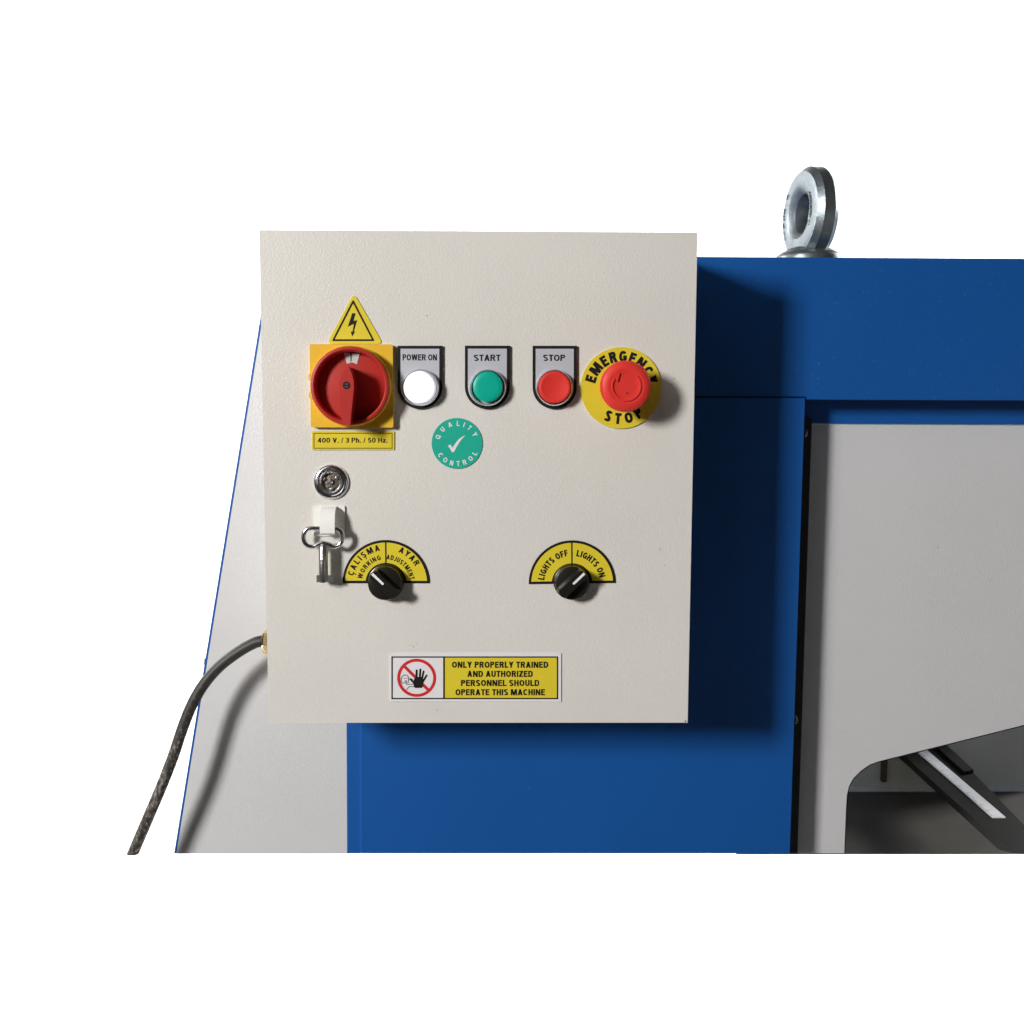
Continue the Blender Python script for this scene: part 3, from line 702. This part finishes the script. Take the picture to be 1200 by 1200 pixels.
# --- selector switches
def selector(cxp, cyp, rad, tilt, arcs, kx, ky, ang, label, divx):
    c = at(cxp, cyp, 0); cx, cz = c.x, c.z
    def half(ro, ri, y=0):
        o = circ(cx, cz, ro, 48, tilt, 180+tilt, False); i_ = circ(cx, cz, ri, 32, 180+tilt, tilt, False); return o+i_
    bm = NB(); A = circ(cx, cz, rad*U, 64, tilt, 180+tilt, False); B = circ(cx, cz, 20.5*U, 64, tilt, 180+tilt, False)
    va = [bm.verts.new((x, 0, z)) for x, z in A]; vb = [bm.verts.new((x, 0, z)) for x, z in B]
    va2 = [bm.verts.new((x, -.0008, z)) for x, z in A]; vb2 = [bm.verts.new((x, -.0008, z)) for x, z in B]
    for i in range(64):
        for q in ((va, vb), (vb2, va2), (va2, va), (vb, vb2)): bm.faces.new((q[0][i], q[0][i+1], q[1][i+1], q[1][i]))
    bm.faces.new((va[0], vb[0], vb2[0], va2[0])); bm.faces.new((va[-1], vb[-1], vb2[-1], va2[-1]))
    base = link('selector_switch', bm, M['ink'], boxo, 30, label)
    b = 2.9
    for nm, a0, a1 in (('label_field', 180+tilt, 90+tilt), ('label_field', 90+tilt, tilt)):
        ro, ri = (rad-b)*U, 24.2*U; bm = NB(); n = 40; o_, i_ = [], []
        def clampa(r_, a, lo):  # keep a border of constant width along the straight sides
            return a
        db = 1.0 if a0 > a1 else 1
        def edge(r_, first):
            w = (2.9 if True else 1)*U
            return math.degrees(math.asin(min(1, w/r_)))
        def edgec(r_): return math.degrees(math.asin(min(1, .9*U/r_)))
        if a0 == 180+tilt: aO = (a0-edge(ro, 1), a1+edgec(ro)); aI = (a0-edge(ri, 1), a1+edgec(ri))
        else: aO = (a0-edgec(ro), a1+edge(ro, 1)); aI = (a0-edgec(ri), a1+edge(ri, 1))
        va = [bm.verts.new((cx+ro*math.cos(R(aO[0]+(aO[1]-aO[0])*i/n)), -.0008-T, cz+ro*math.sin(R(aO[0]+(aO[1]-aO[0])*i/n)))) for i in range(n+1)]
        vb = [bm.verts.new((cx+ri*math.cos(R(aI[0]+(aI[1]-aI[0])*i/n)), -.0008-T, cz+ri*math.sin(R(aI[0]+(aI[1]-aI[0])*i/n)))) for i in range(n+1)]
        for i in range(n): bm.faces.new((va[i], va[i+1], vb[i+1], vb[i]))
        link(nm, bm, M['signyellow'], base, None)
    for (txt, r_, a0, a1, cap, bold, wide, gap) in arcs:
        bm = NB(); text_arc(bm, txt, cx, cz, r_*U, a0, a1, cap*U, -.0008-2*T, bold, wide, gap=gap)
        link('lettering', bm, M['ink'], base, None)
    # knob
    kc = at(kx, ky, -.0125); s = (.7946-.0125)/.7946*U; X, Z = kc.x, kc.z
    bm = NB(); lathe(bm, X, Z, [(21.3*U, 0.0), (21.3*U, .0020), (20.6*U, .0028), (20.2*s, .0030), (20.2*s, .0085), (19.6*s, .0094), (18.6*s, .0097), (0, .0097)], 72)
    link('knob', bm, M['knob'], base, 35)
    # raised grip across the knob
    a = R(ang); e = Vector((math.cos(a), math.sin(a))); f = Vector((-math.sin(a), math.cos(a))); C = Vector((X, Z)); ptsb = []
    hwid = 8.2
    for sgn in (1, -1):
        a_lo = math.degrees(math.asin(hwid/19.6))
        for i in range(13):
            th_ = R(-a_lo+2*a_lo*i/12)+(0 if sgn == 1 else math.pi)
            ptsb.append(tuple(C+(e*math.cos(th_)+f*math.sin(th_))*19.9*s))
    bm = NB(); v0 = [bm.verts.new((x, -.0090, z)) for x, z in ptsb]
    tp_ = [C+(Vector(p)-C)*1.0 for p in ptsb]
    def nar(p, kf): q = p-C; return C+e*q.dot(e)*(.985)+f*q.dot(f)*kf
    v1 = [bm.verts.new((q.x, -.0125, q.y)) for q in (nar(p, .84) for p in tp_)]
    v2 = [bm.verts.new((q.x, -.0158, q.y)) for q in (nar(p, .70) for p in tp_)]
    n = len(v0)
    for A_, B_ in ((v0, v1), (v1, v2)):
        for i in range(n): bm.faces.new((A_[i], A_[(i+1) % n], B_[(i+1) % n], B_[i]))
    bm.faces.new(v2); bevel(bm, .0007, 3, 50)
    link('grip', bm, M['knob'], base, 35)
    bm = NB(); w = 1.35*s
    p0 = C+e*1.5*s; p1 = C+e*19.0*s
    q = [tuple(p0+f*w*.7-e*w*.7), tuple(p0-f*w*.7-e*w*.7), tuple(p0-f*w), tuple(p1-f*w*1.15), tuple(p1+f*w*1.15), tuple(p0+f*w)]
    sheet(bm, q, -.01588); link('pointer_line', bm, M['whitemark'], base, None)
    return base
selector(452.6, 683.2, 51.2, 0, [('ÇALIŞMA', 42.8, 164, 104, 7.2, .235, 1.0, .30), ('WORKING', 31.3, 164, 105.5, 5.7, .24, .95, .15), ('AYAR', 43.4, 64.5, 34, 7.2, .235, 1.0, .12), ('ADJUSTMENT', 31.2, 85, 11.5, 5.7, .24, .84, .10)],
         450.3, 684.6, 136, 'black selector switch with working and adjustment legend', 450.8)
selector(670.4, 683.6, 51.3, 0.9, [('LIGHTS OFF', 37.0, 170, 102, 7.6, .265, .88, .18), ('LIGHTS ON', 36.6, 79, 16.5, 7.6, .265, .88, .18)],
         670.8, 684.2, 44, 'black selector switch with lights off and lights on legend', 669)

# --- trained personnel sign
sg = plate('safety_sign', rounded([P2(457.2, 765.6), P2(657.5, 765.6), P2(657.5, 821.8), P2(457.2, 821.8)], .6*U), .0009, M['white'], boxo, 'white and yellow rectangular sign with a prohibition symbol')
H1 = .0009+T
bm = NB(); sheet(bm, [P2(521, 769.6), P2(653.2, 769.6), P2(653.2, 818.2), P2(521, 818.2)], -H1); link('yellow_field', bm, M['signyellow'], sg, None)
bm = NB(); lines(bm, [P2(459.6, 769.6), P2(653.2, 769.6), P2(653.2, 818.2), P2(459.6, 818.2)], 1.6*U, H1+T, True); lines(bm, [P2(520.4, 770), P2(520.4, 818)], 2.0*U, H1+T*1.6); link('border', bm, M['ink'], sg, None)
bm = NB()
for t_, a_, b_2, yc in (('ONLY PROPERLY TRAINED', 529.7, 642.4, 779.0), ('AND AUTHORIZED', 547.7, 624.4, 789.7), ('PERSONNEL SHOULD', 540.2, 632.0, 800.4), ('OPERATE THIS MACHINE', 533.8, 638.6, 811.2)):
    text_box(bm, t_, a_, b_2, yc-3.6, yc+3.6, -H1-T, .245)
link('lettering', bm, M['ink'], sg, None)
c = at(488.4, 794.0, 0)
z12 = lambda L: [P2(440+x/12, 760+y/12) for x, y in L]
bm = NB()   # the outlined person behind the hand
lines(bm, z12([(380, 485), (362, 455), (364, 420), (380, 385), (410, 366), (445, 372), (466, 398), (468, 440), (458, 478)]), .8*U, H1+T*.5)
lines(bm, z12([(380, 485), (395, 478)]), .8*U, H1+T*.5); lines(bm, z12([(403, 414), (420, 412)]), .6*U, H1+T*.5); lines(bm, z12([(432, 412), (450, 414)]), .6*U, H1+T*.5)
lines(bm, z12([(430, 445), (440, 455), (440, 480), (428, 486), (416, 475), (418, 455), (430, 445)]), .75*U, H1+T*.5)
lines(bm, z12([(436, 498), (535, 496)]), .75*U, H1+T*.5); lines(bm, z12([(545, 534), (476, 530), (434, 582)]), .75*U, H1+T*.5)
link('person_outline', bm, M['ink'], sg, None)
bm = NB(); ring_strip(bm, c.x, c.z, 19.6*U, 23.2*U, -H1-T)
lines(bm, z12([(400, 238), (752, 585)]), 3.6*U, H1+T*1.3); link('prohibition_ring', bm, M['redprint'], sg, None)
bm = NB(); hh_ = H1+T*2
sheet(bm, z12([(560, 395), (668, 395), (676, 450), (672, 525), (655, 548), (560, 550), (540, 525), (528, 465)]), -hh_)
for i, (x0_, y0_, x1_, y1_, w_) in enumerate(((578, 420, 580, 303, 28), (622, 420, 632, 290, 27), (655, 420, 677, 316, 25), (665, 465, 720, 372, 24), (555, 490, 492, 424, 27), (520, 440, 490, 424, 25))):
    a, b = Vector((x0_, y0_)), Vector((x1_, y1_)); t = (b-a).normalized(); n_ = Vector((-t.y, t.x))*w_/2; pp = [a+n_, a-n_]
    for j in range(9):
        th_ = -math.pi/2+math.pi*j/8; pp.append(b+t*math.cos(th_)*w_/2+n_*math.sin(th_)*1)
    sheet(bm, z12([(p.x, p.y) for p in pp]), -hh_-(i+1)*.000012)
link('hand_symbol', bm, M['ink'], sg, None)

# --- brass cable gland on the left side of the box
YG = .074; gp = at(312, 752, YG); gx = -WX+.0022; gz = gp.z; ge = at(308.6, 752, YG).x
bm = NB()
def xlathe(bm, prof, n, y, z, rot0=0.0):
    rings = [[bm.verts.new((x, y+r_*math.cos(2*math.pi*i/n+rot0), z+r_*math.sin(2*math.pi*i/n+rot0))) for i in range(n)] for x, r_ in prof]
    for a, b in zip(rings, rings[1:]):
        for i in range(n): bm.faces.new((a[i], a[(i+1) % n], b[(i+1) % n], b[i]))
xlathe(bm, [(gx, .0118), (gx-.0045, .0118), (gx-.0055, .0098)], 6, YG, gz, .3)
xlathe(bm, [(gx-.0055, .0090), (ge+.0075, .0090)], 24, YG, gz)
xlathe(bm, [(ge+.0075, .0112), (ge+.0020, .0112), (ge+.0006, .0100), (ge, .0086), (ge, .0060)], 6, YG, gz, .1)
link('cable_gland', bm, M['brass'], boxo, 30)

# ------------------------------------------------------------------ key hanging on the hook
YK = -.0095
kp = at(379, 655, YK)
key = empty('key', (kp.x, YK, kp.z), 'small steel tubular key with a wire bow, hanging from the white hook', 'key')
zk = lambda x, y, Y=YK: at(350+x/12, 590+y/12, Y)
bow = [(330, 352), (240, 350), (150, 352), (95, 385), (68, 455), (80, 535), (130, 592), (205, 608), (270, 575), (340, 556), (415, 575), (480, 606), (548, 596), (600, 540), (614, 465), (598, 400), (548, 362), (440, 352)]
bm = NB(); tube(bm, spline([zk(x, y) for x, y in bow], 6, True), 2.75*U, 16, True); link('bow', bm, M['chrome'], key, 80)
a, b = zk(345, 575), zk(349, 1108)
bm = NB(); n = 32; rings = []
for t, r_ in ((-.01, 3.2), (.03, 4.0), (.07, 5.4), (.5, 5.4), (.985, 5.4), (1.0, 5.0), (1.0, 3.2), (.9, 3.0)):
    p = a.lerp(b, t); rings.append([bm.verts.new((p.x+r_*U*math.cos(2*math.pi*i/n), p.y+r_*U*math.sin(2*math.pi*i/n), p.z)) for i in range(n)])
for A_, B_ in zip(rings, rings[1:]):
    for i in range(n): bm.faces.new((A_[i], A_[(i+1) % n], B_[(i+1) % n], B_[i]))
bm.faces.new(rings[0]); bm.faces.new(rings[-1])
link('shaft', bm, M['nickel'], key, 40)
for x0_, x1_ in ((255, 305), (398, 482)):
    bm = NB(); p0, p1 = zk(x0_, 1005), zk(x1_, 1102); box(bm, p0.x, p1.x, YK-.0016, YK+.0016, p1.z, p0.z); bevel(bm, .0007, 3); link('bit', bm, M['nickel'], key, 40)
p = zk(342, 795, YK-.0033)
bm = NB(); lathe(bm, p.x, p.z, [(2.6*U, 0), (2.5*U, .0005), (1.6*U, .0007), (1.3*U, .0002), (0, .0001)], 20, y0=YK-.0030); link('set_pin', bm, M['nickel'], key, 40)

# ------------------------------------------------------------------ power cable
cpx = [(330, 749, .074), (308, 751, .074), (296, 754.5, .074), (277, 765.5, .0735), (256, 782, .073), (238, 803, .072), (224, 828, .071), (213, 856, .070), (203, 886, .069), (189, 922, .068), (172, 962, .068), (154.5, 1003, .068)]
pts = [at(x, y, Y) for x, y, Y in cpx]
cab = empty('power_cable', tuple(pts[0]), 'thick scuffed black power cable curving down from the left side of the control box', 'cable')
sp_ = spline(pts, 12)
# the end is cut off level
zend = at(155, 1000, .068).z
bm = NB(); tube(bm, sp_+[pts[-1]+(sp_[-1]-sp_[-2])*4], 6.7*U*1.09, 28)
bmesh.ops.bisect_plane(bm, geom=bm.verts[:]+bm.edges[:]+bm.faces[:], plane_co=(0, 0, zend), plane_no=(0, 0, 1), clear_inner=True)
ee = [e for e in bm.edges if e.is_boundary]
if ee: bmesh.ops.holes_fill(bm, edges=ee)
link('sheath', bm, M['cable'], cab, 60)
